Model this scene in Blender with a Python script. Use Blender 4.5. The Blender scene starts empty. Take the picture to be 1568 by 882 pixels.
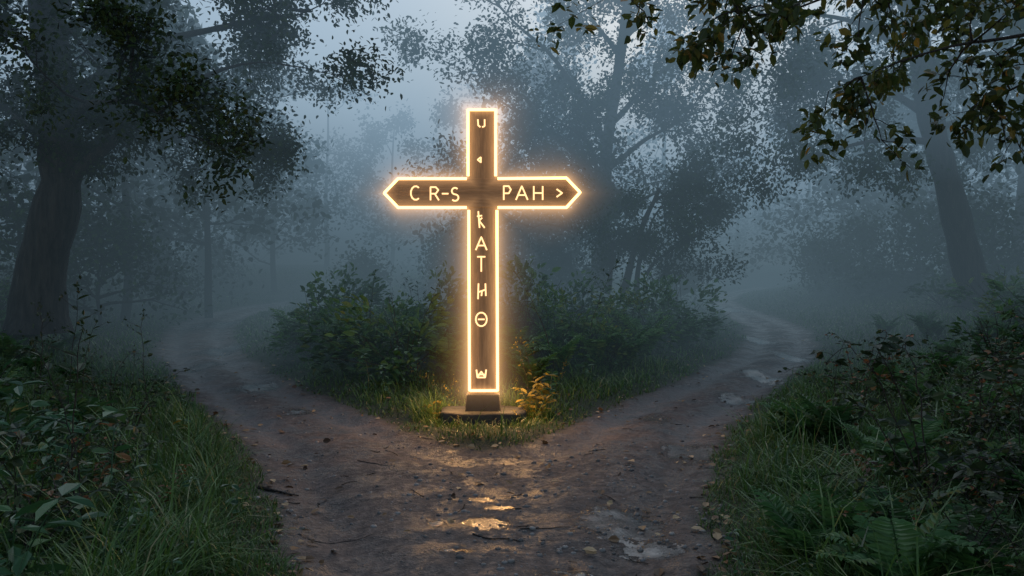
import bpy, math, random
import numpy as np
from mathutils import Vector
rng=np.random.default_rng(7); random.seed(7)
F=1219.6; CAMH=1.6; HV=430.0; UC=784.0
RA,RY=0.020,11.0
YC=9.0
def rise(y):
    y=np.asarray(y,float); return RA*np.clip(y-RY,0,80)
def ground_pt(u,v):
    k=(v-HV)/F
    Y=CAMH/k if k>0 else 1e9
    if Y>RY: Y=(CAMH+RA*RY)/(k+RA)
    return ((u-UC)/F*Y,Y)
def P3(u,v,Y): return np.array([(u-UC)/F*Y,Y,CAMH-(v-HV)/F*Y])

# ---------- noise
def hsh(i,j,s):
    n=np.sin(i*127.1+j*311.7+s*74.7)*43758.5453
    return n-np.floor(n)
def vnoise(x,y,s=0):
    xi=np.floor(x);yi=np.floor(y);xf=x-xi;yf=y-yi
    xf=xf*xf*(3-2*xf);yf=yf*yf*(3-2*yf)
    a=hsh(xi,yi,s);b=hsh(xi+1,yi,s);c=hsh(xi,yi+1,s);d=hsh(xi+1,yi+1,s)
    return (a*(1-xf)+b*xf)*(1-yf)+(c*(1-xf)+d*xf)*yf
def sstep(a,b,x):
    t=np.clip((x-a)/(b-a),0,1); return t*t*(3-2*t)

# ---------- path polygon
outerL=[(400,760),(372,700),(335,660),(300,620),(260,580),(238,545),(242,516),(266,496),(318,480),(370,469),(440,461)]
inner=[(450,470),(400,478),(368,492),(356,512),(375,545),(440,580),(540,622),(620,657),(680,680),(740,690),(800,680),(860,657),(930,622),(1040,580),(1115,545),(1142,520),(1138,500),(1110,482),(1088,468),(1088,455),(1115,446),(1160,439)]
outerR=[(1180,441),(1138,450),(1124,460),(1145,472),(1195,487),(1240,505),(1256,530),(1244,555),(1218,580),(1167,620),(1130,660),(1108,700),(1094,760)]
poly=[(-1.4,-14.),(-1.35,0.),(-1.27,4.3)]+[ground_pt(*p) for p in outerL+inner+outerR]+[(1.12,4.3),(1.3,0.),(1.4,-14.)]
poly=np.array(poly)
isl=np.array([ground_pt(*p) for p in inner])
def seg_dist(P,poly,closed=True):
    d=np.full(len(P),1e9); n=len(poly)
    for i in range(n if closed else n-1):
        a=poly[i];b=poly[(i+1)%n];ab=b-a
        t=np.clip(((P-a)@ab)/max(ab@ab,1e-9),0,1)
        q=P-(a+t[:,None]*ab); d=np.minimum(d,np.hypot(q[:,0],q[:,1]))
    return d
def inside(P,poly):
    c=np.zeros(len(P),bool); n=len(poly)
    for i in range(n):
        a=poly[i];b=poly[(i+1)%n]
        if a[1]==b[1]: continue
        m=((a[1]>P[:,1])!=(b[1]>P[:,1]))&(P[:,0]<(b[0]-a[0])*(P[:,1]-a[1])/(b[1]-a[1])+a[0])
        c^=m
    return c
SLX=(739-UC)*YC/F; SLY=YC+.1
def info(x,y):
    P=np.stack([np.ravel(x),np.ravel(y)],1).astype(float)
    d=seg_dist(P,poly); ins=inside(P,poly); d=np.where(ins,-d,d)
    d=d+.16*(vnoise(P[:,0]*1.7,P[:,1]*1.7,21)-.5)+.08*(vnoise(P[:,0]*5,P[:,1]*5,22)-.5)
    isin=inside(P,isl)
    z=rise(P[:,1])
    bank=1.15*sstep(0.1,6.5,d)+0.03*np.clip(d-6,0,20)
    bank*=sstep(1.0,7.0,P[:,1]+0*d)*0.85+0.15
    il=0.2*sstep(0,3.0,d)
    k=sstep(24,40,P[:,1])
    z=z+np.where(isin,il*(1-k)+bank*k,bank)
    z+=np.where(d>0,sstep(0,0.5,d)*0.09*(vnoise(P[:,0]*1.3,P[:,1]*1.3,1)-.3)+0.05*sstep(0,0.25,d),0)
    w=np.clip(-d,0,1.5)
    rut=np.exp(-((w-0.42)/0.2)**2)
    z-=np.where(d<0,0.05*rut,0)
    z+=np.where(d<0,0.035*(vnoise(P[:,0]*2.2,P[:,1]*2.2,5)-.5)+0.022*(vnoise(P[:,0]*7,P[:,1]*7,6)-.5)+.012*(vnoise(P[:,0]*16,P[:,1]*16,8)-.5),0)
    r=np.hypot((P[:,0]-SLX)/1.,(P[:,1]-SLY)/1.)
    k=1-sstep(.55,1.3,r); z=z*(1-k)+k*0.0
    return z,d,isin,rut
def hz(x,y): return info(np.atleast_1d(x),np.atleast_1d(y))[0]

# ---------- geometry accumulator
class Geo:
    def __init__(s): s.V=[];s.Q=[];s.A=[];s.M=[];s.n=0
    def add(s,V,Q,A,m=0):
        V=np.asarray(V,float);Q=np.asarray(Q,int)
        A=np.broadcast_to(np.asarray(A,float),(len(V),))
        s.V.append(V);s.Q.append(Q+s.n);s.A.append(A);s.M.append(np.full(len(Q),m));s.n+=len(V)
    def arr(s): return np.concatenate(s.V),np.concatenate(s.Q),np.concatenate(s.A),np.concatenate(s.M)
    def build(s,name,mats,parent=None,smooth=False):
        V,Q,A,M=s.arr(); return mkmesh(name,V,Q,A,M,mats,parent,smooth)
def mkmesh(name,V,Q,A,M,mats,parent=None,smooth=False,extra=None):
    me=bpy.data.meshes.new(name)
    me.vertices.add(len(V)); me.vertices.foreach_set("co",np.ascontiguousarray(V,np.float32).ravel())
    nq=len(Q); me.loops.add(nq*4); me.loops.foreach_set("vertex_index",np.ascontiguousarray(Q,np.int32).ravel())
    me.polygons.add(nq); me.polygons.foreach_set("loop_start",np.arange(0,nq*4,4,dtype=np.int32))
    try: me.polygons.foreach_set("loop_total",np.full(nq,4,np.int32))
    except Exception: pass
    for m in mats: me.materials.append(m)
    me.polygons.foreach_set("material_index",np.asarray(M,np.int32))
    me.polygons.foreach_set("use_smooth",np.full(nq,smooth))
    at=me.attributes.new("rnd",'FLOAT','POINT'); at.data.foreach_set("value",np.asarray(A,np.float32))
    if extra:
        for k,v in extra.items():
            at=me.attributes.new(k,'FLOAT','POINT'); at.data.foreach_set("value",np.asarray(v,np.float32))
    me.update(calc_edges=True)
    ob=bpy.data.objects.new(name,me); bpy.context.scene.collection.objects.link(ob)
    if parent: ob.parent=parent
    return ob
def tube(geo,pts,rad,sides=6,a=0.5,m=0):
    pts=np.asarray(pts,float);n=len(pts);rad=np.broadcast_to(np.asarray(rad,float),(n,))
    T=np.gradient(pts,axis=0); T/=np.linalg.norm(T,axis=1)[:,None]+1e-9
    up=np.array([0.31,0.17,0.94]) if abs(T[0,2])<0.8 else np.array([0.95,0.2,0.1])
    X=np.cross(T,up); X/=np.linalg.norm(X,axis=1)[:,None]+1e-9
    Y=np.cross(T,X)
    th=np.linspace(0,2*np.pi,sides,endpoint=False)
    V=pts[:,None,:]+rad[:,None,None]*(np.cos(th)[None,:,None]*X[:,None,:]+np.sin(th)[None,:,None]*Y[:,None,:])
    V=V.reshape(-1,3); i=np.arange(n-1)[:,None]*sides; j=np.arange(sides)[None,:]; j2=(j+1)%sides
    Q=np.stack([i+j,i+j2,i+sides+j2,i+sides+j],-1).reshape(-1,4)
    geo.add(V,Q,a,m)
LEAF=np.array([[0,0,0],[-.24,.3,.06],[-.2,.68,.05],[0,1,-.08],[.2,.68,.05],[.24,.3,.06]])
LEAFQ=np.array([[0,3,2,1],[0,5,4,3]])
def frames(d,nrm=None):
    d=d/(np.linalg.norm(d,axis=1)[:,None]+1e-9)
    if nrm is None: nrm=rng.normal(size=d.shape)*0.6+np.array([0,0,1.])
    x=np.cross(d,nrm); x/=np.linalg.norm(x,axis=1)[:,None]+1e-9
    z=np.cross(x,d)
    return np.stack([x,d,z],1)
def inst(geo,TV,TQ,Fm,pos,scale,a,m=0,TA=None):
    N=len(pos); s=np.asarray(scale,float)
    if s.ndim==1: s=s[:,None,None]
    else: s=s[:,None,:]
    L=TV[None]*s
    V=np.einsum('nki,nij->nkj',L,Fm)+pos[:,None,:]
    Q=(TQ[None]+(np.arange(N)*len(TV))[:,None,None]).reshape(-1,4)
    A=np.repeat(np.asarray(a),len(TV))
    geo.add(V.reshape(-1,3),Q,A,m)
def leaves(geo,pos,dirs,size,a,m=0,nrm=None,wid=1.0):
    sc=np.stack([size*wid,size,size],1)
    inst(geo,LEAF,LEAFQ,frames(dirs,nrm),pos,sc,a,m)

# ---------- materials
def nm(name):
    m=bpy.data.materials.new(name); m.use_nodes=True
    nt=m.node_tree; nt.nodes.clear(); return m,nt
def N(nt,t,**k):
    n=nt.nodes.new(t)
    for a,b in k.items():
        if hasattr(n,a): setattr(n,a,b)
        else: n.inputs[a].default_value=b
    return n
def ramp(nt,stops):
    r=nt.nodes.new('ShaderNodeValToRGB'); e=r.color_ramp.elements
    while len(e)<len(stops): e.new(.5)
    for i,(p,c) in enumerate(stops):
        e[i].position=p; e[i].color=(*c,1)
    return r
def leafmat(name,stops,trans=.3,rough=.5,spec=.35):
    m,nt=nm(name);L=nt.links
    at=N(nt,'ShaderNodeAttribute',attribute_name='rnd')
    r=ramp(nt,stops); L.new(at.outputs['Fac'],r.inputs[0])
    o=N(nt,'ShaderNodeOutputMaterial')
    if trans<=0:
        p=N(nt,'ShaderNodeBsdfDiffuse'); L.new(r.outputs[0],p.inputs[0]); L.new(p.outputs[0],o.inputs[0]); return m
    p=N(nt,'ShaderNodeBsdfPrincipled'); p.inputs['Roughness'].default_value=rough
    p.inputs['Specular IOR Level'].default_value=spec
    L.new(r.outputs[0],p.inputs['Base Color'])
    t=N(nt,'ShaderNodeBsdfTranslucent'); L.new(r.outputs[0],t.inputs['Color'])
    ms=N(nt,'ShaderNodeMixShader'); ms.inputs[0].default_value=trans
    L.new(p.outputs[0],ms.inputs[1]);L.new(t.outputs[0],ms.inputs[2])
    L.new(ms.outputs[0],o.inputs[0])
    return m
def barkmat(name,c1,c2,scale=6):
    m,nt=nm(name);L=nt.links
    g=N(nt,'ShaderNodeNewGeometry')
    mp=N(nt,'ShaderNodeMapping'); mp.inputs['Scale'].default_value=(1,1,.18); L.new(g.outputs['Position'],mp.inputs[0])
    no=N(nt,'ShaderNodeTexNoise'); no.inputs['Scale'].default_value=scale*2; no.inputs['Detail'].default_value=5; L.new(mp.outputs[0],no.inputs['Vector'])
    r=ramp(nt,[(.35,c1),(.65,c2)]); L.new(no.outputs['Fac'],r.inputs[0])
    p=N(nt,'ShaderNodeBsdfPrincipled'); p.inputs['Roughness'].default_value=.9; L.new(r.outputs[0],p.inputs['Base Color'])
    b=N(nt,'ShaderNodeBump'); b.inputs['Strength'].default_value=1; b.inputs['Distance'].default_value=.1; L.new(no.outputs['Fac'],b.inputs['Height']); L.new(b.outputs[0],p.inputs['Normal'])
    o=N(nt,'ShaderNodeOutputMaterial'); L.new(p.outputs[0],o.inputs[0]); return m
M_tree=leafmat('tree_leaves',[(0,(.016,.026,.012)),(.5,(.034,.054,.022)),(1,(.065,.085,.032))],0)
M_near=leafmat('near_leaves',[(0,(.022,.034,.012)),(.6,(.06,.085,.02)),(.85,(.14,.13,.028)),(1,(.42,.18,.02))],.45)
M_grass=leafmat('grass_blades',[(0,(.022,.052,.013)),(.5,(.065,.135,.028)),(.85,(.13,.21,.048)),(1,(.26,.24,.12))],.3,.4)
M_fern=leafmat('fern_leaves',[(0,(.03,.078,.024)),(.6,(.07,.165,.045)),(1,(.13,.23,.06))],.3)
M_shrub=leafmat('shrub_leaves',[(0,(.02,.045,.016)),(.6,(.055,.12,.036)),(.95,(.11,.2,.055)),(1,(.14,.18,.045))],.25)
M_far=leafmat('thicket_leaves',[(0,(.018,.034,.014)),(1,(.06,.09,.03))],0)
M_bram=leafmat('bramble_leaves',[(0,(.018,.03,.012)),(.6,(.04,.065,.022)),(.9,(.08,.085,.033)),(1,(.24,.085,.03))],.25)
M_rust=leafmat('rusty_leaves',[(0,(.05,.02,.012)),(.5,(.13,.05,.02)),(1,(.28,.13,.03))],.3)
M_herb=leafmat('herb_leaves',[(0,(.022,.06,.024)),(.6,(.045,.115,.042)),(.92,(.085,.155,.05)),(1,(.34,.2,.025))],.2,.35,.4)
M_dead=leafmat('dead_leaves',[(0,(.06,.03,.015)),(.5,(.2,.11,.048)),(1,(.46,.32,.18))],.1,.6)
M_gold=leafmat('golden_leaves',[(0,(.1,.09,.015)),(.5,(.22,.17,.025)),(1,(.36,.25,.04))],.35)
M_bark=barkmat('bark',(.012,.009,.007),(.042,.033,.027))
M_twig=barkmat('twig_bark',(.02,.014,.01),(.045,.032,.025),20)

# ---------- ground
ys=np.concatenate([np.linspace(-14,1.8,28),2*1.0105**np.arange(0,470)])
tt=np.linspace(-1,1,500); ext=np.array([1.08,1.25,1.6,2.2,3.2,5.,8.])
tt=np.concatenate([-ext[::-1],tt,ext])
W=0.78*np.maximum(ys,3)+3
X=W[:,None]*tt[None,:]; Y=np.repeat(ys[:,None],len(tt),1)
Z,D,I,R=info(X,Y)
V=np.stack([X.ravel(),Y.ravel(),Z],1); nr,nc=X.shape
i=(np.arange(nr-1)[:,None]*nc+np.arange(nc-1)[None,:])
Q=np.stack([i,i+1,i+nc+1,i+nc],-1).reshape(-1,4)
m,nt=nm('forest_ground');L=nt.links
g=N(nt,'ShaderNodeNewGeometry'); ad=N(nt,'ShaderNodeAttribute',attribute_name='pd'); ar=N(nt,'ShaderNodeAttribute',attribute_name='rut')
def noise(sc,det=6,ro=.6):
    n=N(nt,'ShaderNodeTexNoise'); n.inputs['Scale'].default_value=sc;n.inputs['Detail'].default_value=det;n.inputs['Roughness'].default_value=ro
    L.new(g.outputs['Position'],n.inputs['Vector']); return n
def math_(op,a,b=None,c=None):
    n=N(nt,'ShaderNodeMath',operation=op)
    for k,v in enumerate((a,b,c)):
        if v is None: continue
        if isinstance(v,(int,float)): n.inputs[k].default_value=v
        else: L.new(v,n.inputs[k])
    return n.outputs[0]
def mixc(f,a,b):
    n=N(nt,'ShaderNodeMix',data_type='RGBA')
    L.new(f,n.inputs[0])
    for k,v in ((6,a),(7,b)):
        if isinstance(v,tuple): n.inputs[k].default_value=(*v,1)
        else: L.new(v,n.inputs[k])
    return n.outputs[2]
n1=noise(1.1,5);n2=noise(14,6,.7);n3=noise(60,2,.7);n4=noise(2.6,5)
edge=math_('ADD',ad.outputs['Fac'],math_('MULTIPLY',math_('SUBTRACT',n2.outputs['Fac'],.5),.45))
gm=N(nt,'ShaderNodeMapRange'); gm.inputs[1].default_value=-.14;gm.inputs[2].default_value=.12;L.new(edge,gm.inputs[0])
dirt=ramp(nt,[(.3,(.036,.03,.028)),(.48,(.1,.08,.072)),(.6,(.155,.125,.11)),(.75,(.29,.24,.21))]); L.new(n2.outputs['Fac'],dirt.inputs[0])
d2=ramp(nt,[(.35,(.6,.6,.63)),(.65,(1.15,.98,.9))]); L.new(n1.outputs['Fac'],d2.inputs[0])
mu=N(nt,'ShaderNodeMix',data_type='RGBA',blend_type='MULTIPLY'); mu.inputs[0].default_value=1; L.new(dirt.outputs[0],mu.inputs[6]);L.new(d2.outputs[0],mu.inputs[7])
soil=ramp(nt,[(.3,(.014,.018,.008)),(.55,(.03,.042,.015)),(.75,(.06,.052,.025))]); L.new(n2.outputs['Fac'],soil.inputs[0])
vor=N(nt,'ShaderNodeTexVoronoi'); vor.inputs['Scale'].default_value=34; L.new(g.outputs['Position'],vor.inputs['Vector'])
peb=ramp(nt,[(.0,(1,1,1)),(.35,(0,0,0))]); L.new(vor.outputs['Distance'],peb.inputs[0])
vs=N(nt,'ShaderNodeSeparateColor'); L.new(vor.outputs['Color'],vs.inputs[0])
psel=math_('MULTIPLY',peb.outputs[0],math_('GREATER_THAN',vs.outputs[0],.7))
# wet sheen of the wheel tracks painted in as a paler colour
mt=mixc(math_('MULTIPLY',ar.outputs['Fac'],.5),mu.outputs[2],(.25,.225,.215))
dc=mixc(math_('MULTIPLY',psel,.6),mt,(.3,.26,.23))
wet=N(nt,'ShaderNodeMapRange'); wet.inputs[1].default_value=.47;wet.inputs[2].default_value=.60
L.new(math_('ADD',math_('ADD',n4.outputs['Fac'],math_('MULTIPLY',ar.outputs['Fac'],.08)),math_('MULTIPLY',math_('SUBTRACT',n2.outputs['Fac'],.5),.5)),wet.inputs[0])
ap=N(nt,'ShaderNodeAttribute',attribute_name='pud')
pw=N(nt,'ShaderNodeMapRange'); pw.inputs[1].default_value=.42;pw.inputs[2].default_value=.55
L.new(math_('ADD',ap.outputs['Fac'],math_('MULTIPLY',math_('SUBTRACT',n2.outputs['Fac'],.5),1.5)),pw.inputs[0])
dcw=mixc(math_('MULTIPLY',wet.outputs[0],.45),dc,(.035,.03,.032))
col=mixc(gm.outputs[0],dcw,soil.outputs[0])
p=N(nt,'ShaderNodeBsdfPrincipled'); L.new(col,p.inputs['Base Color'])
ro=math_('SUBTRACT',.85,math_('MULTIPLY',wet.outputs[0],.42))
ro=math_('ADD',math_('MULTIPLY',ro,math_('SUBTRACT',1,gm.outputs[0])),math_('MULTIPLY',gm.outputs[0],.95))
ro=math_('MULTIPLY',ro,math_('SUBTRACT',1,math_('MULTIPLY',pw.outputs[0],.74)))
L.new(ro,p.inputs['Roughness'])
p.inputs['Specular IOR Level'].default_value=.6
bh=math_('ADD',math_('ADD',math_('MULTIPLY',n2.outputs['Fac'],.8),math_('MULTIPLY',n3.outputs['Fac'],.3)),math_('MULTIPLY',psel,.3))
bh=math_('MULTIPLY',bh,math_('SUBTRACT',1,math_('MULTIPLY',pw.outputs[0],.9)))
b=N(nt,'ShaderNodeBump'); b.inputs['Strength'].default_value=1;b.inputs['Distance'].default_value=.05;L.new(bh,b.inputs['Height']);L.new(b.outputs[0],p.inputs['Normal'])
o=N(nt,'ShaderNodeOutputMaterial');L.new(p.outputs[0],o.inputs[0])
def blob(u,v,rx,ry):
    x,y=ground_pt(u,v); return np.exp(-(((V[:,0]-x)/rx)**2+((V[:,1]-y)/ry)**2))
pud=np.maximum.reduce([blob(745,803,.18,.15),blob(768,779,.14,.12)*.9,blob(738,763,.12,.12)*.85,blob(668,806,.08,.09)*.8,blob(700,850,.13,.06)*.75,blob(950,800,.36,.45)*.95,blob(1060,690,.34,.6)*.85,blob(880,885,.3,.2)*.7,blob(1130,610,.3,.7)*.85,blob(1000,835,.25,.22)*.85,
  blob(1165,575,.35,1.2)*.8,blob(1160,520,.4,1.5)*.8,blob(1210,545,.3,1.4)*.8,blob(1110,472,.6,4)*.85,blob(395,590,.4,.8)*.82,blob(340,535,.5,1.5)*.82,blob(330,497,.7,2.5)*.82,blob(1000,640,.3,.5)*.65,blob(310,560,.3,1)*.75,blob(460,630,.3,.5)*.65])
ground=mkmesh('ground',V,Q,rng.random(len(V)),np.zeros(len(Q)),[m],None,True,{'pd':D,'rut':np.where(D<0,R*sstep(6,10,V[:,1]),0),'pud':pud})

# ---------- grass
BL=np.array([[-.5,0,0],[.5,0,0],[-.42,.35,.03],[.42,.35,.03],[-.3,.7,.16],[.3,.7,.16],[-.02,.95,.42],[.02,.95,.42]])
BQ=np.array([[0,1,3,2],[2,3,5,4],[4,5,7,6]])
def blades(g,x,y,z,h,ww,a,lm=.9):
    n=len(x); ang=rng.random(n)*2*np.pi; lean=rng.random(n)*lm
    dr=np.stack([np.cos(ang)*lean,np.sin(ang)*lean,np.ones(n)],1)
    nr_=np.stack([np.cos(ang),np.sin(ang),-.2*np.ones(n)],1)
    inst(g,BL,BQ,frames(dr,nr_),np.stack([x,y,z-.01],1),np.stack([ww,h,h],1),a,0)
gg=Geo()
def grass(n,y0,y1,hmin,hmax,w,dmin,sx=.72,thr=.0,lm=.9):
    y=y0*(y1/y0)**rng.random(n); x=(rng.random(n)*2-1)*(sx*y+1.0)
    z,d,isn,r=info(x,y)
    cl=vnoise(x*3.3,y*3.3,9)*.6+vnoise(x*.8,y*.8,10)*.4
    rr=np.hypot((x-SLX)/.54,(y-SLY)/.42)
    k=(d>dmin)&(rng.random(n)<sstep(thr,thr+.55,cl)+.08)&(rr>1)&~((np.abs(x-SLX)<.5)&(y<SLY)&(y>8.2)&(rng.random(n)<.6))
    x,y,z,d,cl,rr=x[k],y[k],z[k],d[k],cl[k],rr[k]; n=len(x)
    fr=np.where(y<SLY,.4+.6*sstep(1.1,2.4,rr),1.)
    h=(hmin+(hmax-hmin)*rng.random(n)**2)*(.35+1.3*cl)*(.45+.55*sstep(0,.5,d))*fr
    ww=w*(.5+rng.random(n))*np.maximum(1,y/7)
    blades(gg,x,y,z,h,ww,np.clip(rng.normal(.25,.22,n)+.4*cl,0,1),lm)
grass(190000,3.0,14,.05,.27,.008,-.05)
grass(60000,13,55,.09,.24,.011,-.02)
grass(30000,3.0,8,.2,.58,.011,.25,thr=.3,lm=1.3)
n=3400; a=rng.random(n)*6.28; rr=1.03+.5*rng.random(n)**1.6; x=SLX+.52*rr*np.cos(a);y=SLY+.4*rr*np.sin(a)
tf=vnoise(a*2.3,a*0+3.,4); k=rng.random(n)<(.15+1.1*tf)*np.where(np.sin(a)<-.3,.45,1); x,y,a,tf=x[k],y[k],a[k],tf[k]
blades(gg,x,y,hz(x,y),(.07+.2*rng.random(len(x))**1.5)*(.5+tf)*np.where(np.sin(a)<-.2,.5,1.4),.008*np.ones(len(x)),np.clip(rng.normal(.65,.2,len(x)),0,1))
gg.build('grass',[M_grass])

# ---------- plant templates
def t_fern():
    g=Geo()
    for k in range(10):
        az=k*2.4+rng.random()*.7; Lf=.6+.4*rng.random(); n=20
        t=np.linspace(0,1,n); e0=1.25+.2*rng.random(); el=e0-(1.0+.7*rng.random())*t**1.5
        dx=np.cumsum(np.cos(el))*Lf/n; dz=np.cumsum(np.sin(el))*Lf/n
        dh=np.array([math.cos(az),math.sin(az),0]); side=np.array([-dh[1],dh[0],0])
        P=dx[:,None]*dh+np.array([0,0,1])*dz[:,None]
        tube(g,P,np.linspace(.006,.002,n),3,.3)
        T=np.gradient(P,axis=0); T/=np.linalg.norm(T,axis=1)[:,None]
        nn=np.cross(T,side)
        for s in (-1,1):
            ln=.17*np.sin(np.pi*np.clip(t*.93+.07,0,1))**.8+.015
            d=side*s+T*.45+rng.normal(size=(n,3))*.1
            leaves(g,P[2:],d[2:],ln[2:],rng.random(n-2)*.4+.3,0,np.abs(nn[2:]),.7)
    return g.arr()
def t_herb(n=7,H=.5,ls=.14):
    g=Geo(); n2=n
    bend=rng.normal(size=2)*.12
    t=np.linspace(0,1,n2+2); P=np.stack([bend[0]*t**2,bend[1]*t**2,t*H],1)
    tube(g,P,np.linspace(.005,.002,len(P)),4,.2)
    for i in range(1,n2+2):
        for k in range(2 if i<n2+1 else 4):
            az=i*1.57+k*math.pi/(1 if i<n2+1 else 2)+rng.random()*.6
            d=np.array([[math.cos(az),math.sin(az),.3-.9*rng.random()]])
            leaves(g,P[i:i+1]+d*.01,d,np.array([ls*(1.15-.4*abs(t[i]-.5))*(.6+.6*rng.random())]),np.array([rng.random()*.6+.2]),0,np.array([[0,0,1.]])+rng.normal(size=(1,3))*.35,.9)
    return g.arr()
def t_shrub(R=.5,nl=420,ls=.12,nc_=22):
    g=Geo()
    for k in range(14):
        d=rng.normal(size=3); d[2]=abs(d[2])+.5; d/=np.linalg.norm(d)
        t=np.linspace(0,1,6)[:,None]; P=d*R*t*1.5+rng.normal(size=(6,3))*.02*t; tube(g,P,np.linspace(.009,.003,6),3,.1,1)
    c=rng.normal(size=(nc_,3)); c/=np.linalg.norm(c,axis=1)[:,None]; c*=R*(.4+.95*rng.random((nc_,1))); c[:,2]=np.abs(c[:,2])*1.15+.1*R
    ci=rng.integers(0,nc_,nl); p=c[ci]+rng.normal(size=(nl,3))*R*.15
    p[:,2]=np.maximum(p[:,2],.02)
    d=p-np.array([0,0,R*.3])+rng.normal(size=(nl,3))*R*.5; d[:,2]*=.5
    cb=rng.random(nc_)[ci]*.35
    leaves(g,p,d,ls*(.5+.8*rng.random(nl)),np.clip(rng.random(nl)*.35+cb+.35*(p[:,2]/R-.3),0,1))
    return g.arr()
def t_bramble(n=5,H=1.0):
    g=Geo()
    for k in range(n):
        az=rng.random()*6.28; m_=14; t=np.linspace(0,1,m_); reach=.3+.6*rng.random(); hh=H*(.5+.7*rng.random())
        P=np.stack([math.cos(az)*reach*t**1.3,math.sin(az)*reach*t**1.3,hh*np.sin(t*2.0)],1)+np.cumsum(rng.normal(size=(m_,3))*.012,0)
        tube(g,P,np.linspace(.006,.002,m_),4,.1,1)
        for i in range(3,m_):
            if rng.random()<.25: continue
            a2=rng.random()*6.28; dd=np.array([math.cos(a2),math.sin(a2),.3]); e=P[i]+dd*.06
            tube(g,[P[i],(P[i]+e)/2+[0,0,.005],e],[.002,.0015,.001],3,.2,1)
            for q in (-.9,0,.9):
                d=np.array([[math.cos(a2+q),math.sin(a2+q),-.1+.3*rng.normal()]])
                leaves(g,e[None],d,np.array([.055+.04*rng.random()]),np.array([rng.random()**1.3]),0,None,1.3)
    return g.arr()
def t_weed(H=1.2):
    g=Geo(); m_=16;t=np.linspace(0,1,m_);b=rng.normal(size=2)*.2
    P=np.stack([b[0]*t**2,b[1]*t**2,t*H],1)+np.cumsum(rng.normal(size=(m_,3))*.008,0)
    tube(g,P,np.linspace(.005,.0018,m_),4,.1,1)
    for i in range(3,m_-1):
        az=rng.random()*6.28; d=np.array([[math.cos(az),math.sin(az),.5]])
        if rng.random()<.7: leaves(g,P[i:i+1],d,np.array([.05+.06*rng.random()]),np.array([rng.random()*.6]),0,None,.8)
        if i>7 and rng.random()<.6:
            e=P[i]+d[0]*(.1+.1*rng.random()); tube(g,[P[i],e],[.002,.001],3,.1,1)
            leaves(g,e[None]+rng.normal(size=(5,3))*.012,rng.normal(size=(5,3)),np.full(5,.03),rng.random(5)*.4)
    leaves(g,P[-1][None]+rng.normal(size=(9,3))*[.01,.01,.04],rng.normal(size=(9,3))+[0,0,1],np.full(9,.035),rng.random(9)*.4)
    return g.arr()
def scatter(name,temps,xy,scale,mats,zo=-.02,bias=0,va=.18):
    g=Geo(); xy=np.asarray(xy,float); z=hz(xy[:,0],xy[:,1])+zo
    for k in range(len(xy)):
        V,Q,A,M=temps[rng.integers(len(temps))]
        a=rng.random()*6.28;c,s=math.cos(a),math.sin(a); sc=scale[k]
        R_=np.array([[c,s,0],[-s,c,0],[0,0,1]]); tl=rng.normal(size=2)*.09
        W_=(V*sc)@R_; W_[:,0]+=W_[:,2]*tl[0]; W_[:,1]+=W_[:,2]*tl[1]
        W_+=np.array([xy[k,0],xy[k,1],z[k]])
        av=np.clip(A+rng.normal()*va+bias,0,1)
        g.V.append(W_);g.Q.append(Q+g.n);g.A.append(av);g.M.append(M);g.n+=len(V)
    return g.build(name,mats)
ferns=[t_fern() for _ in range(5)]
herbs=[t_herb(rng.integers(5,8),.35+.25*rng.random(),.1+.06*rng.random()) for _ in range(6)]
shr=[t_shrub() for _ in range(5)]
bigs=[t_shrub(.75,950,.13,26) for _ in range(5)]
brs=[t_bramble() for _ in range(6)]
wds=[t_weed(.9+.5*rng.random()) for _ in range(6)]
def pick(n,fx,cond):
    out=[]
    while len(out)<n:
        x,y=fx(); z,d,isn,r=info([x],[y])
        if cond(x,y,d[0],isn[0]): out.append((x,y))
    return out
U=random.uniform
pI=pick(85,lambda:(U(-6,5.5),U(10.4,17)),lambda x,y,d,i:i and d>.8 and not(abs(x+.35)<.5 and y<11.2))
sI=[U(.6,1.2) for _ in pI]
scatter('fern_patch',ferns,pI,sI,[M_fern],bias=.15)
pI=[((u-UC)/F*y,y) for (u,y) in [(450,16.5),(500,15),(545,14.2),(590,13.4),(640,13.8),(675,14.5),(610,15.5),(530,17),(800,14.5),(850,13.8),(905,14.2),(955,15),(1005,16.5),(1045,18),(880,16.5),(570,12.6),(930,13),(740,15),(480,14),(620,12)]]
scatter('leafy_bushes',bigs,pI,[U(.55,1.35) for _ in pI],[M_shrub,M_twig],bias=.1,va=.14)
pI=pick(26,lambda:(U(-5.0,4.5),U(11.5,18)),lambda x,y,d,i:i and d>1.4)
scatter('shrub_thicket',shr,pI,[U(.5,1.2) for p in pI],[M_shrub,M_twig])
pI=pick(130,lambda:(U(-5,5),U(9.8,18)),lambda x,y,d,i:i and d>.4 and abs(x+.3)>.7)
scatter('herb_patch',herbs,pI,[U(.4,1.1)for _ in pI],[M_herb])
pI=pick(22,lambda:(U(-4,4),U(11,16)),lambda x,y,d,i:i and d>1)
scatter('meadow_stalks',wds,pI,[U(.8,1.5)for _ in pI],[M_shrub,M_twig])
pO=pick(90,lambda:(U(-24,24),U(10,36)),lambda x,y,d,i:(not i) and d>2.6 and abs(x)<.75*y+1)
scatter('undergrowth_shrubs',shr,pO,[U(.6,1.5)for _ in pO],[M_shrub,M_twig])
pO=pick(80,lambda:(U(-12,12),U(5,18)),lambda x,y,d,i:(not i) and d>1.3 and abs(x)<.75*y+1)
scatter('undergrowth_ferns',ferns,pO,[U(.4,.8)for _ in pO],[M_fern])
pO=pick(230,lambda:(U(-7,8),U(3.3,12)),lambda x,y,d,i:(not i) and d>.12 and abs(x)<.75*y+1)
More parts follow.
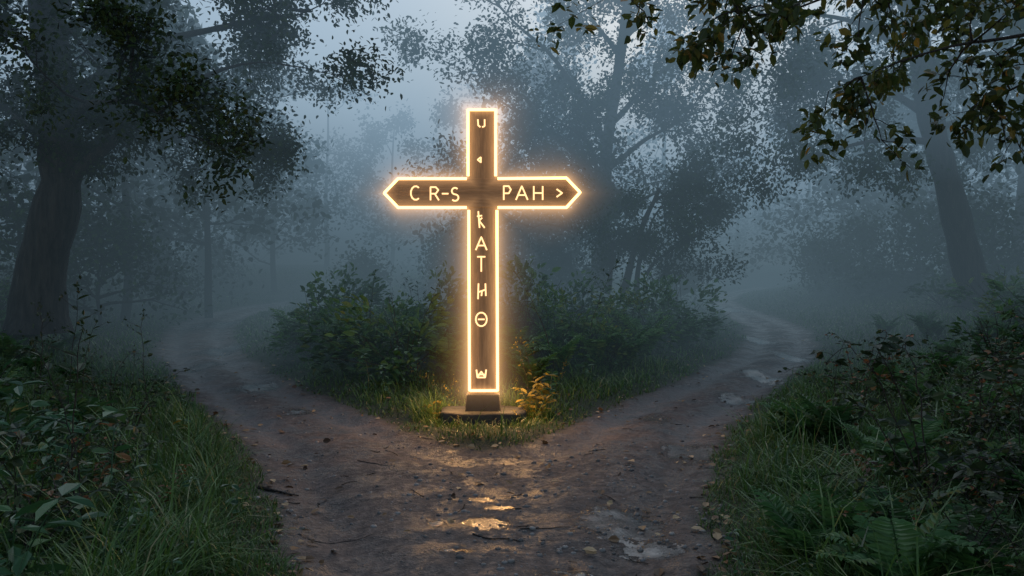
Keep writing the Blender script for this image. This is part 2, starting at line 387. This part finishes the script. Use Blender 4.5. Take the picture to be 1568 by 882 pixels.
scatter('ground_weeds',herbs,pO,[U(.2,.6)for _ in pO],[M_herb])
pL=pick(85,lambda:(U(-4.6,-1.9),U(3.3,6.6)),lambda x,y,d,i:d>.55 and x< -.46*y-.05)
scatter('nettle_plants',herbs,pL,[U(.5,1.4)for _ in pL],[M_herb],bias=-.04)
pL=pick(34,lambda:(U(-6,-2.0),U(3.6,8)),lambda x,y,d,i:d>.8 and x< -.46*y)
scatter('bramble_bush',brs,pL,[U(.35,.8)for _ in pL],[M_bram,M_twig])
pR=pick(105,lambda:(U(1.7,8.5),U(3.1,10)),lambda x,y,d,i:(not i) and d>.75 and x>.38*y+.2)
scatter('bramble_thicket',brs,pR,[U(.35,.7)+(.4 if U(0,1)<.15 else 0) for _ in pR],[M_bram,M_twig])
pR=pick(54,lambda:(U(1.4,5.5),U(3.2,8)),lambda x,y,d,i:(not i) and d>.4)
scatter('bracken_ferns',ferns,pR,[U(.3,.75)for _ in pR],[M_fern])
pW=pick(70,lambda:(U(-6,7),U(3.8,9)),lambda x,y,d,i:(not i) and d>.5 and abs(x)>.45*y)
scatter('tall_weeds',wds,pW,[U(.5,1.35)for _ in pW],[M_bram,M_twig])
pW=[(2.35,5.2),(2.5,5.5),(2.1,4.6),(2.75,5.3),(-2.5,5.2),(-2.35,5.5),(-2.2,4.9),(3.2,6.4),(2.0,4.3),(-2.8,5.4)]
scatter('autumn_plants',herbs+brs[:2],pW,[U(.5,.8) for _ in pW],[M_rust,M_twig])
pW=[(-.85,9.5),(-.72,9.8),(.2,9.7),(.3,10.2),(.55,10.0),(-1.2,10.2),(-.6,9.5),(-.7,9.3),(.05,9.5)]
scatter('wild_flower_stalks',wds,pW,[.5,.4,.7,.8,.5,.5,.45,.4,.45],[M_gold,M_twig])
pW=[(.2,9.15),(.28,9.25),(.34,9.1),(.18,9.35),(.42,9.25),(-.95,9.1),(-.9,9.3),(.3,9.4),(-.85,8.95),(.1,8.8),(-.6,8.75)]
scatter('golden_sapling',herbs,pW,[.8,.9,.7,1.1,.7,.5,.55,1.0,.35,.35,.3],[M_gold])

# ---------- dead leaves, twigs, stones
n=4200; y=3.3*(20/3.3)**rng.random(n); x=(rng.random(n)*2-1)*(.55*y+.3)
z,d,isn,r=info(x,y); k=(np.exp(-(np.abs(d+.02)/.18))>rng.random(n)*1.0)|((d<0)&(rng.random(n)<.09))|((d>0)&(d<.6)&(rng.random(n)<.15))
x,y,z,d=x[k],y[k],z[k],d[k];n=len(x); a=rng.random(n)*6.28
g=Geo(); leaves(g,np.stack([x,y,z+.012+.02*rng.random(n)],1),np.stack([np.cos(a),np.sin(a),rng.normal(size=n)*.15],1),.035+.055*rng.random(n),rng.random(n)**1.2,0,np.array([0,0,1.])+rng.normal(size=(n,3))*.35,1.4)
g.build('fallen_leaves',[M_dead])
g=Geo()
for k in range(34):
    y=U(4.2,9);x=U(-1.7,1.7)*(.6+.08*y);dd=info([x],[y])[1][0]
    if dd>.3: continue
    a=U(0,6.28);Ln=U(.05,.2); t=np.linspace(-.5,.5,6)
    px=x+t*Ln*math.cos(a)+rng.normal(size=6)*.006;py=y+t*Ln*math.sin(a)+rng.normal(size=6)*.006
    tube(g,np.stack([px,py,hz(px,py)+.006],1),np.linspace(.004,.002,6),5,.3)
for (u,v,Ln,a,rr) in [(425,752,.36,-.35,.013),(760,826,.3,-.25,.006),(835,811,.32,.1,.0035),(520,820,.4,0,.003),(570,712,.3,-.4,.004),(415,870,.35,1.2,.01)]:
    x,y=ground_pt(u,v);t=np.linspace(-.5,.5,10);px=x+t*Ln*math.cos(a)+.004*np.sin(t*17);py=y+t*Ln*math.sin(a)+.01*np.sin(t*7)
    tube(g,np.stack([px,py,hz(px,py)+rr*.8],1),np.linspace(rr,rr*.4,10),6,.3)
g.build('fallen_twigs',[M_twig])
m,nt=nm('stone');p=N(nt,'ShaderNodeBsdfPrincipled');p.inputs['Roughness'].default_value=.6
at=N(nt,'ShaderNodeAttribute',attribute_name='rnd');r_=ramp(nt,[(0,(.05,.043,.04)),(1,(.26,.23,.21))]);nt.links.new(at.outputs['Fac'],r_.inputs[0]);nt.links.new(r_.outputs[0],p.inputs['Base Color'])
o=N(nt,'ShaderNodeOutputMaterial');nt.links.new(p.outputs[0],o.inputs[0]);M_stone=m
ST=[];SQ=[]
for a in range(5):
    ph=math.pi*(a+.25)/4.5-math.pi/2
    for b_ in range(8): ST.append([math.cos(ph)*math.cos(b_*.785),math.cos(ph)*math.sin(b_*.785),math.sin(ph)*.6])
for a in range(4):
    for b_ in range(8): SQ.append([a*8+b_,a*8+(b_+1)%8,(a+1)*8+(b_+1)%8,(a+1)*8+b_])
ST=np.array(ST);SQ=np.array(SQ)
n=6000;y=3.5*(14/3.5)**rng.random(n);x=(rng.random(n)*2-1)*(.4*y+.3);z,d,isn,r=info(x,y);k=(d<.1)&(rng.random(n)<sstep(.3,.8,vnoise(x*1.8,y*1.8,31))+.15);x,y,z=x[k],y[k],z[k];n=len(x)
g=Geo();s=.004+.016*rng.random(n)**3
inst(g,ST,SQ,frames(np.stack([rng.normal(size=n),rng.normal(size=n),np.zeros(n)],1),np.array([0,0,1.])+rng.normal(size=(n,3))*.1),np.stack([x,y,z],1),s[:,None]*(1+.5*rng.random((n,3))),rng.random(n))
g.build('pebbles',[M_stone],None,True)

# ---------- trees
def curve(pts,n,wob=0.):
    pts=np.asarray(pts,float); m_=len(pts); t=np.linspace(0,m_-1,n)
    P=np.stack([np.interp(t,np.arange(m_),pts[:,k]) for k in range(3)],1)
    if wob: 
        w=rng.normal(size=(n,3))*wob; w[0]=0
        P=P+w
    for _ in range(3): P[1:-1]=.25*P[:-2]+.5*P[1:-1]+.25*P[2:]
    return P
def sub(g,anch,p,d,L_,r,depth,maxd,droop=.0,sp=.9):
    n=6; P=[p]; dd=d/np.linalg.norm(d)
    for i in range(n):
        dd=dd+rng.normal(size=3)*.16+np.array([0,0,.05-droop]); dd/=np.linalg.norm(dd); P.append(P[-1]+dd*L_/n)
    P=np.array(P); tube(g,P,np.linspace(r,r*.3,n+1),5 if depth<2 else 3,.5,0)
    if depth>=maxd:
        for i in range(2,n+1): anch.append((P[i],dd))
        return
    k=rng.integers(4,6)
    for j in range(k):
        i=rng.integers(2,n+1); q=rng.normal(size=3); q[2]*=.5
        nd=dd*.7+q/np.linalg.norm(q)*sp
        sub(g,anch,P[i],nd,L_*U(.5,.75),r*.5,depth+1,maxd,droop,sp)
def tree(name,trunk,r0,r1,limbs,leafn,lsize,spread,mat=M_tree,maxd=2,subL=1.6,nsub=7,droop=.02,bark=M_bark,sides=14,i0=3):
    g=Geo(); fo=Geo(); anch=[]
    T=curve(trunk,22,.12*r0); rr=np.linspace(r0,r1,22)*(1+.06*rng.normal(size=22)); rr[:4]*=np.array([1.5,1.22,1.1,1.04])
    tube(g,T,rr,sides,.5)
    for (pts,ra,*o_) in limbs:
        Lb=curve(pts,16,.09); tube(g,Lb,ra*(1-np.linspace(0,1,16)**.8*.94),8,.5)
        for j in range(nsub):
            i=int(U(i0,15.9)) if j else 15; q=rng.normal(size=3); q[2]*=.6; q/=np.linalg.norm(q)
            d=(Lb[min(i,14)+1]-Lb[min(i,14)]); d/=np.linalg.norm(d)
            if j==0: q*=.3
            sub(g,anch,Lb[i],d*.5+q,subL*U(.6,1.1),ra*(.28 if j else .1),1,maxd,droop)
    A=np.array([a[0] for a in anch]); Dd=np.array([a[1] for a in anch])
    idx=rng.integers(0,len(A),leafn)
    pos=A[idx]+rng.normal(size=(leafn,3))*spread
    dr=Dd[idx]*.5+rng.normal(size=(leafn,3))*.7-[0,0,.25]
    cl=rng.random(len(A))[idx]
    leaves(fo,pos,dr,lsize*(.6+.8*rng.random(leafn)),np.clip(cl*.6+.4*rng.random(leafn),0,1),0,None,1.1)
    tr=g.build(name,[bark],None,True); f=fo.build('foliage',[mat],tr); return tr
def Lm(Y,*uv): return [P3(u,v,Y+dy) for (u,v,dy) in uv]
Y0=14.5
tree('oak_tree',Lm(Y0,(58,510,0),(68,400,0),(95,270,0),(85,120,0),(70,-40,0),(60,-200,0)),.42,.26,[
 (Lm(Y0,(100,290,0),(170,220,-.3),(240,150,-.6),(330,110,-1),(430,90,-1.2)),.14),
 (Lm(Y0,(110,250,0),(160,210,.5),(250,205,1),(340,220,1.2),(410,245,1)),.10),
 (Lm(Y0,(90,160,0),(180,100,0),(280,60,0),(400,30,0),(480,25,0)),.14),
 (Lm(Y0,(85,60,0),(200,-20,.5),(340,-50,.8),(480,-40,1)),.13),
 (Lm(Y0,(90,200,0),(130,160,-2),(200,150,-3),(280,180,-3)),.1),
 (Lm(Y0,(85,100,0),(20,50,-1),(-60,20,-2),(-160,0,-2)),.13),
 (Lm(Y0,(85,40,0),(120,-60,1),(220,-130,1),(360,-170,1)),.13),
 (Lm(Y0,(90,220,0),(20,170,.5),(-60,150,1)),.1),
 (Lm(Y0,(100,200,0),(200,140,1),(300,130,1.6),(400,150,2)),.1),
 ],54000,.09,.16,subL=1.25,nsub=10)
Y0=25
tree('ash_tree',Lm(Y0,(915,440,0),(925,350,0),(925,240,0),(945,120,0),(960,0,0),(970,-120,0)),.24,.12,[
 (Lm(Y0,(925,290,0),(880,230,0),(820,190,0),(760,150,0),(705,110,0)),.12),
 (Lm(Y0,(930,230,0),(890,140,0),(830,70,0),(760,20,0),(740,-20,0)),.12),
 (Lm(Y0,(935,190,0),(1000,120,0),(1070,70,0),(1120,40,0)),.11),
 (Lm(Y0,(930,260,0),(990,210,-1),(1050,180,-1),(1110,160,-1)),.1),
 (Lm(Y0,(925,340,0),(985,300,-1),(1030,290,-1),(1070,300,-1)),.09),
 (Lm(Y0,(950,90,0),(900,20,1),(870,-60,1)),.1),
 (Lm(Y0,(955,60,0),(1020,-10,0),(1090,-50,0)),.1),
 (Lm(Y0,(920,330,0),(870,290,-1),(820,280,-1),(780,290,-1)),.08),
 (Lm(Y0,(918,380,0),(880,350,-1.2),(840,340,-1.5),(800,350,-1.5)),.07),
 (Lm(Y0,(925,280,0),(900,220,-1.5),(880,200,-2),(850,190,-2)),.08),
 ],50000,.13,.26,subL=1.8,nsub=7)
Y0=21
tree('hazel_tree',Lm(Y0,(955,450,0),(968,390,0),(990,330,0),(1010,290,0)),.10,.05,[
 (Lm(Y0,(975,450,.3),(985,390,.3),(1000,330,.3),(1040,280,.3)),.09),
 (Lm(Y0,(930,450,0),(940,400,0),(930,340,0),(900,300,0)),.08),
 (Lm(Y0,(990,420,0),(1015,390,0),(1040,380,-.3),(1060,395,-.3)),.05),
 (Lm(Y0,(1000,310,0),(1040,300,0),(1075,320,0)),.05)],11000,.1,.18,subL=1.0,nsub=6)
Y0=20
tree('leaning_tree',Lm(Y0,(1500,470,0),(1470,360,0),(1435,230,0),(1410,110,0),(1395,-20,0),(1390,-160,0)),.36,.2,[
 (Lm(Y0,(1420,180,0),(1350,130,0),(1270,120,0),(1200,150,0)),.12),
 (Lm(Y0,(1410,100,0),(1330,40,1),(1240,20,1),(1170,40,1)),.12),
 (Lm(Y0,(1430,220,0),(1350,220,-1),(1270,230,-1),(1210,240,-1)),.1),
 (Lm(Y0,(1415,120,0),(1500,60,0),(1600,40,0)),.12),
 (Lm(Y0,(1430,200,0),(1510,170,1),(1600,180,1)),.1),
 (Lm(Y0,(1400,20,0),(1300,-50,0),(1180,-60,0)),.12),
 (Lm(Y0,(1395,10,0),(1460,-60,0),(1560,-90,0)),.12)],34000,.11,.2,subL=1.7,nsub=7)
def bgtree(g,fo,u,Y,H,vb,spr,nl,ls,lean=0):
    b0=P3(u,vb,Y); b0[2]=hz(b0[0],b0[1])[0]-.1
    T=curve([b0,b0+[lean*.4,0,H*.4],b0+[lean,0,H]],12,.15); tube(g,T,np.linspace(.02*H**.9,.05,12),8,.5)
    an=[]
    for k in range(14):
        i=int(U(2,12)); a=U(0,6.28); d=np.array([math.cos(a),math.sin(a),.25])
        sub(g,an,T[min(i,11)],d,spr*U(.7,1.1)*(1.15-i/14),.05,1,2,.02,.8)
    A=np.array([q[0] for q in an]); idx=rng.integers(0,len(A),nl)
    leaves(fo,A[idx]+rng.normal(size=(nl,3))*.34,rng.normal(size=(nl,3)),ls*(.6+.8*rng.random(nl)),rng.random(nl),0,None,1.3)
g=Geo();fo=Geo()
for (u,Y,H,spr,lean) in [(-60,24,12,4,0),(190,23,9,4,.4),(320,28,9,4,.5),(250,36,15,5,0),(110,28,14,5,0),(420,42,10,4,0),(600,62,11,5,0),(500,60,13,6,0),(690,52,10,5,.3),(820,36,9,4,0),(760,62,15,6,0),(880,48,15,5,0),
  (1020,52,17,5,0),(1130,70,11,5,0),(1290,40,9,4.5,0),(1380,34,9,4.5,0),(1450,30,8,4,0),(1500,42,16,5,0),(1340,54,17,6,0),(1560,27,12,4.5,0),(1640,24,12,4,0),(1240,62,12,5,0),(-200,30,14,5,0),(1750,32,14,5,0)]:
    bgtree(g,fo,u,Y,H,440,spr,3400,.26)
bt=g.build('distant_trees',[M_bark],None,True); fo.build('foliage',[M_tree],bt)
g=Geo();fo=Geo()
for (u,Y,H,spr) in [(740,29,2.6,1.5),(800,28,3.2,1.7),(860,27,3.0,1.6),(690,32,2.2,1.4),(560,31,1.4,1.2),(1040,31,1.6,1.1),(1250,34,2.0,1.6),(1320,30,2.3,1.6),(1400,27,2.4,1.6),(1520,24,2.4,1.6),(30,20,3,1.8),(150,21,2.6,1.8),(240,28,2.0,1.4),(330,40,2.2,1.6)]:
    bgtree(g,fo,u,Y,H,440,spr,2600,.14)
bt=g.build('understorey_thicket',[M_twig],None,True); fo.build('foliage',[M_far],bt)
Y0=6.2
tree('beech_tree',[(7.2,6.4,.4),(7.1,6.4,2.5),(6.9,6.3,5),(6.8,6.3,8)],.26,.14,[
 (Lm(Y0,(2150,-150,0),(1850,-60,0),(1650,20,0),(1500,70,-.2),(1400,90,-.3),(1290,120,-.3)),.035),
 (Lm(Y0,(2150,-190,0),(1700,-100,0),(1450,-60,0),(1250,-10,-.3),(1110,30,-.4)),.035),
 (Lm(Y0,(2140,-200,0),(1500,-130,0),(1250,-80,0),(1050,-30,0),(930,5,.2)),.03),
 (Lm(Y0,(2150,-100,0),(1800,20,0),(1640,90,.2),(1540,140,.2),(1460,200,.2)),.03),
 (Lm(Y0,(2140,-180,.3),(1650,-60,.6),(1480,0,.8),(1380,50,.8)),.03),
 (Lm(Y0,(2140,-180,-.3),(1600,-80,-.4),(1400,-30,-.5),(1200,10,-.5)),.03),
 ],3500,.085,.045,mat=M_near,subL=.45,nsub=11,droop=.14,bark=M_twig,sides=12,i0=5)

# ---------- the cross
s=YC/F
def C(u,v): return ((u-UC)*s,CAMH-(v-HV)*s)
root=bpy.data.objects.new('cross_signpost',None); bpy.context.scene.collection.objects.link(root)
def link(ob): 
    bpy.context.scene.collection.objects.link(ob) if ob.name not in bpy.context.scene.collection.objects else None
    ob.parent=root; return ob
m,nt=nm('aged_wood');L=nt.links
g_=N(nt,'ShaderNodeNewGeometry');mp=N(nt,'ShaderNodeMapping')
mp.inputs['Scale'].default_value=(9,9,.9);L.new(g_.outputs['Position'],mp.inputs[0])
no=N(nt,'ShaderNodeTexNoise');no.inputs['Scale'].default_value=3;no.inputs['Detail'].default_value=9;no.inputs['Roughness'].default_value=.7;L.new(mp.outputs[0],no.inputs['Vector'])
r_=ramp(nt,[(.3,(.045,.025,.014)),(.5,(.14,.08,.045)),(.7,(.28,.18,.1))]);L.new(no.outputs['Fac'],r_.inputs[0])
p=N(nt,'ShaderNodeBsdfPrincipled');p.inputs['Roughness'].default_value=.65;L.new(r_.outputs[0],p.inputs['Base Color'])
b=N(nt,'ShaderNodeBump');b.inputs['Strength'].default_value=.8;b.inputs['Distance'].default_value=.01;L.new(no.outputs['Fac'],b.inputs['Height']);L.new(b.outputs[0],p.inputs['Normal'])
o=N(nt,'ShaderNodeOutputMaterial');L.new(p.outputs[0],o.inputs[0]);M_wood=m
M_wood2=m.copy(); M_wood2.name='aged_wood_arm'; 
for q in M_wood2.node_tree.nodes:
    if q.type=='MAPPING': q.inputs['Scale'].default_value=(.9,9,9)
def prism(name,pts,y0,y1,mat,bev=.006):
    me=bpy.data.meshes.new(name);n=len(pts)
    vs=[(x,y0,z) for x,z in pts]+[(x,y1,z) for x,z in pts]
    fs=[list(range(n)),list(range(2*n-1,n-1,-1))]+[[i,i+n,(i+1)%n+n,(i+1)%n] for i in range(n)]
    me.from_pydata(vs,[],fs);me.materials.append(mat);me.update()
    ob=bpy.data.objects.new(name,me);link(ob)
    bm=ob.modifiers.new('b','BEVEL');bm.width=bev;bm.segments=2;bm.limit_method='ANGLE'
    return ob
import bmesh
def fixn(ob):
    bm=bmesh.new();bm.from_mesh(ob.data);bmesh.ops.recalc_face_normals(bm,faces=bm.faces);bm.to_mesh(ob.data);bm.free()
fixn(prism('upright_post',[C(718,604),C(761,604),C(760,169),C(717,169)],YC,YC+.13,M_wood))
fixn(prism('crossarm_board',[C(590,296),C(611,274),C(867,273),C(887,295),C(867,318),C(611,318)],YC-.012,YC+.142,M_wood2))
m,nt=nm('mossy_concrete');L=nt.links
g_=N(nt,'ShaderNodeNewGeometry');no=N(nt,'ShaderNodeTexNoise');no.inputs['Scale'].default_value=9;no.inputs['Detail'].default_value=8;L.new(g_.outputs['Position'],no.inputs['Vector'])
r_=ramp(nt,[(.35,(.016,.016,.014)),(.55,(.036,.034,.03)),(.7,(.026,.034,.014))]);L.new(no.outputs['Fac'],r_.inputs[0])
p=N(nt,'ShaderNodeBsdfPrincipled');p.inputs['Roughness'].default_value=.8;L.new(r_.outputs[0],p.inputs['Base Color'])
b=N(nt,'ShaderNodeBump');b.inputs['Distance'].default_value=.03;L.new(no.outputs['Fac'],b.inputs['Height']);L.new(b.outputs[0],p.inputs['Normal'])
o=N(nt,'ShaderNodeOutputMaterial');L.new(p.outputs[0],o.inputs[0]);M_con=m
fixn(prism('plinth',[C(712,634),C(767,634),C(765,603),C(714,603)],YC-.06,YC+.2,M_con,.012))
pts=[]
for k in range(48):
    a=k/48*2*math.pi; ca,sa=math.cos(a),math.sin(a); e_=.55
    pts.append((math.copysign(abs(ca)**e_,ca)*.5*(1+.02*math.sin(5*a+1)),math.copysign(abs(sa)**e_,sa)*.33*(1+.025*math.sin(4*a))))
bm=bmesh.new()
bot=[bm.verts.new((SLX+x_,SLY+y_,-.1)) for x_,y_ in pts];top=[bm.verts.new((SLX+x_*.97,SLY+y_*.97,.13+.006*math.sin(x_*9)+.005*math.sin(y_*17))) for x_,y_ in pts]
for k in range(48): bm.faces.new((bot[k],bot[(k+1)%48],top[(k+1)%48],top[k]))
bm.faces.new(top)
me=bpy.data.meshes.new('base_slab');bm.to_mesh(me);bm.free();me.materials.append(M_con)
ob=bpy.data.objects.new('base_slab',me);link(ob)
bm=ob.modifiers.new('b','BEVEL');bm.width=.025;bm.segments=3;bm.limit_method='ANGLE';bm.angle_limit=math.radians(50)
def emis(name,c,st):
    m,nt=nm(name);e=N(nt,'ShaderNodeEmission');e.inputs[0].default_value=(*c,1);e.inputs[1].default_value=st
    o=N(nt,'ShaderNodeOutputMaterial');nt.links.new(e.outputs[0],o.inputs[0]);return m
M_neon=emis('neon_tube',(1,.56,.2),3.8); M_neon2=emis('neon_letters',(1,.6,.28),1.9)
def strip(name,lines,rad,mat,yoff):
    g=Geo()
    for ln in lines:
        P=[]
        for a,b_ in zip(ln[:-1],ln[1:]):
            a=np.array(a);b_=np.array(b_)
            for t in (0,.03,.5,.97): P.append(a*(1-t)+b_*t)
        P.append(np.array(ln[-1])); P=np.array(P); P3_=np.stack([P[:,0],np.full(len(P),YC-yoff),P[:,1]],1)
        T=np.gradient(P3_,axis=0);T/=np.linalg.norm(T,axis=1)[:,None]+1e-9
        Yv=np.tile([0,1.,0],(len(P),1));Xv=np.cross(T,Yv);th=np.linspace(0,2*np.pi,8,endpoint=False)
        V=P3_[:,None,:]+rad*(np.cos(th)[None,:,None]*Xv[:,None,:]+np.sin(th)[None,:,None]*Yv[:,None,:])
        n=len(P);i=np.arange(n-1)[:,None]*8;j=np.arange(8)[None,:];j2=(j+1)%8
        g.add(V.reshape(-1,3),np.stack([i+j,i+j2,i+8+j2,i+8+j],-1).reshape(-1,4),.5)
    return g.build(name,[mat],root,True)
strip('neon_outline',[[C(717,270),C(717,169),C(759,169),C(759,270)],
 [C(715,274),C(610,274),C(589,296),C(610,318),C(715,318)],
 [C(762,274),C(867,273),C(888,295),C(867,318),C(762,318)],
 [C(718,322),C(719,598),C(762,598),C(761,322)]],.0155,M_neon,.016)
arc=lambda a0,a1,cx,cz,rx,rz,n=9:[(cx+rx*math.cos(math.radians(a0+(a1-a0)*k/n)),cz+rz*math.sin(math.radians(a0+(a1-a0)*k/n))) for k in range(n+1)]
GL={'C':[arc(50,310,.5,.5,.42,.5)],'R':[[(.1,0),(.1,1),(.6,1),(.85,.78),(.6,.5),(.1,.5)],[(.5,.5),(.9,0)]],'-':[[(0,.45),(1,.45)]],
'S':[arc(40,270,.5,.75,.35,.25)+arc(90,-140,.5,.25,.38,.25)],'P':[[(.1,0),(.1,1),(.65,1),(.88,.75),(.65,.48),(.1,.48)]],
'A':[[(0,0),(.5,1),(1,0)],[(.2,.35),(.8,.35)]],'H':[[(.1,0),(.1,1)],[(.9,0),(.9,1)],[(.1,.5),(.9,.5)]],'>':[[(.2,.8),(.85,.5),(.2,.2)]],
'K':[[(.15,1.15),(.3,0)],[(0,.8),(.6,.85)],[(.25,.5),(.9,.0)],[(.25,.5),(.6,.7)]],'T':[[(.5,0),(.5,1)],[(.05,.95),(.95,.95)]],
'M':[[(.1,0),(.15,1)],[(.15,.45),(.85,.6)],[(.5,.5),(.45,.2)],[(.85,1),(.9,.2)]],'O':[arc(0,360,.5,.5,.5,.5,14),[(.2,.5),(.8,.5)]],
'W':[[(0,.9),(.1,.1),(.5,.7),(.9,.1),(1,.9)],[(.1,.1),(.9,.1)],[(.05,.4),(.95,.4)]],'U':[[(.1,1),(.15,.3),(.4,.1)],[(.9,1),(.9,.2)],[(.6,.1),(.9,.2)]],'<':[[(.9,1),(.1,.5),(.9,0),(.9,1)]]}
def glyph(ch,u,v,w,h):
    out=[]
    for ln in GL[ch]: out.append([C(u-w/2+a*w,v+h/2-b_*h) for a,b_ in ln])
    return out
lines=[]
for t_ in [('C',637,296,18,21),('R',666,297,16,20),('-',682,296,10,20),('S',697,298,14,20),('P',777,296,14,21),('A',799,296,18,21),('H',824,296,17,21),('>',856,296,13,20)]: lines+=glyph(*t_)
strip('arm_lettering',lines,.0085,M_neon2,.020)
lines=[]
for t_ in [('U',737,190,13,13),('<',734,245,6,8),('K',737,338,13,22),('A',737,373,17,20),('T',737,404,14,24),('M',738,446,15,24),('O',737,489,17,21),('W',737,572,15,15)]: lines+=glyph(*t_)
strip('post_lettering',lines,.0085,M_neon2,.009)
for k,(u,v,pw_,dy_) in enumerate([(696,590,9,-.05),(782,590,9,-.05),(700,510,7,-.05),(778,510,7,-.05),(700,410,5,-.05),(778,410,5,-.05),(640,335,4,-.05),(838,335,4,-.05),(738,155,3,-.05),(694,575,9,.28),(784,575,9,.28)]):  # unseen point lights added to boost the tubes' spill, last two behind the post
    ld=bpy.data.lights.new('neon_spill_fill','POINT');ld.energy=pw_*1.25;ld.color=(1,.52,.18);ld.shadow_soft_size=0;ld.specular_factor=.05
    lo=bpy.data.objects.new('neon_spill_fill',ld);x_,z_=C(u,v);lo.location=(x_,YC+dy_,z_);link(lo)

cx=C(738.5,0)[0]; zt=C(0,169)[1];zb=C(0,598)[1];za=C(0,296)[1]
m,nt=nm('painted_halo');L=nt.links  # bloom around the tubes painted in as an emissive volume
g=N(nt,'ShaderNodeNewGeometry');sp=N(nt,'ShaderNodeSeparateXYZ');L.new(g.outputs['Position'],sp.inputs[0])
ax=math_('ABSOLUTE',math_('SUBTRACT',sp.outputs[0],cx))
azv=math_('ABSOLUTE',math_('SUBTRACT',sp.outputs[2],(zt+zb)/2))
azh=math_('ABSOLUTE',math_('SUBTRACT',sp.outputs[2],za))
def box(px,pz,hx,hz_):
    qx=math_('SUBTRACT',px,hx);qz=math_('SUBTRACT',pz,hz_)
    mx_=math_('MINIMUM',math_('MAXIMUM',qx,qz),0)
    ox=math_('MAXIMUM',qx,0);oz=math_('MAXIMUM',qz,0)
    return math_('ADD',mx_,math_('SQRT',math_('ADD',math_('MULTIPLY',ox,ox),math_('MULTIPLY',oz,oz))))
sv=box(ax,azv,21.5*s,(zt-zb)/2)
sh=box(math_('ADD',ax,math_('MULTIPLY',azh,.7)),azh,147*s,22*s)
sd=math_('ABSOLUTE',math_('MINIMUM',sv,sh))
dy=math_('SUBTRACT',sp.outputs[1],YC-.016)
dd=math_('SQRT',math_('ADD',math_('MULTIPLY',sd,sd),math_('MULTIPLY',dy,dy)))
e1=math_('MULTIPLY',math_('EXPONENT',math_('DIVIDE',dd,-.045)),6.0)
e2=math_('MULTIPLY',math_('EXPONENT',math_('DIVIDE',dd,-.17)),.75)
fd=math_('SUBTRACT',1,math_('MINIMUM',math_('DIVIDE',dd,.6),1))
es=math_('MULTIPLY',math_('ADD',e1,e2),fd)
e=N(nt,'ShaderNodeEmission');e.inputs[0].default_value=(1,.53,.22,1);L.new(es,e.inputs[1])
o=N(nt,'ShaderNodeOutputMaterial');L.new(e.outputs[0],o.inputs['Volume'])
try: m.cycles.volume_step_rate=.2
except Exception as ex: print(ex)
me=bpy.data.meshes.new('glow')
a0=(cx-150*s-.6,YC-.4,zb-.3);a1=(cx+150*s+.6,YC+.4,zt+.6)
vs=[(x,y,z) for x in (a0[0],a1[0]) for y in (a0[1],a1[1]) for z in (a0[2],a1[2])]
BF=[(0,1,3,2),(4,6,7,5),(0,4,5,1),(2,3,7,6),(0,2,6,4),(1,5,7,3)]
me.from_pydata(vs,[],BF);me.materials.append(m);ob=bpy.data.objects.new('painted_halo',me);link(ob);fixn(ob)

# ---------- fog banks (daylight painted in as emission: dimmer left, brighter mid and above)
froot=bpy.data.objects.new('fog',None);bpy.context.scene.collection.objects.link(froot)
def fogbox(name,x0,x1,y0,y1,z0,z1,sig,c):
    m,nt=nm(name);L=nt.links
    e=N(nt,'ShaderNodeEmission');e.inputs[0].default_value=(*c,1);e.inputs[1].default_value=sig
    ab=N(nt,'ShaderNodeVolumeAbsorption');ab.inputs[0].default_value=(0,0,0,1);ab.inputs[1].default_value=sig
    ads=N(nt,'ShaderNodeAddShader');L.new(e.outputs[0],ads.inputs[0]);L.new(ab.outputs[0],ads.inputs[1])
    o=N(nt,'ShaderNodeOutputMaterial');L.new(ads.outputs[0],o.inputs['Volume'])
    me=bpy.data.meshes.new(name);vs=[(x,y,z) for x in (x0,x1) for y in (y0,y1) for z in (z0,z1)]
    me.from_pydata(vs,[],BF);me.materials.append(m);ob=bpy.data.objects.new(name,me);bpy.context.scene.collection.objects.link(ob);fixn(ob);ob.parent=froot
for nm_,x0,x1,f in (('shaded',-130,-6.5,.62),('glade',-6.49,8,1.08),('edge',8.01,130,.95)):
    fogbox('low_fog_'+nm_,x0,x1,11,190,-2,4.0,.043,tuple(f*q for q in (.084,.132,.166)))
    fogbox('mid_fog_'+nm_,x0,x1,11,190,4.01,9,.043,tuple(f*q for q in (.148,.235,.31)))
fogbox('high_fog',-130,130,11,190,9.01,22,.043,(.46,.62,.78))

# ---------- light
w=bpy.data.worlds.new("World");bpy.context.scene.world=w;w.use_nodes=True
nt=w.node_tree;bg=nt.nodes['Background'];sky=nt.nodes.new('ShaderNodeTexSky');sky.sky_type='NISHITA';sky.sun_disc=False
sky.sun_elevation=math.radians(16);sky.sun_rotation=math.radians(10)
nt.links.new(sky.outputs[0],bg.inputs[0]);bg.inputs[1].default_value=.15
sl=bpy.data.lights.new('sun','SUN');sl.energy=1.45;sl.angle=math.radians(50);sl.color=(.84,.93,1)
so=bpy.data.objects.new('sun',sl);bpy.context.scene.collection.objects.link(so)
so.rotation_euler=Vector((-.15,-1,-1.2)).to_track_quat('-Z','Y').to_euler()
cam=bpy.data.cameras.new('camera');co=bpy.data.objects.new('camera',cam);bpy.context.scene.collection.objects.link(co)
cam.lens=28;cam.sensor_width=36;cam.clip_end=600;co.location=(0,0,CAMH);co.rotation_euler=(math.radians(90-.517),0,0)
sc=bpy.context.scene;sc.camera=co
sc.view_settings.view_transform='Standard';sc.view_settings.look='None';sc.view_settings.exposure=0
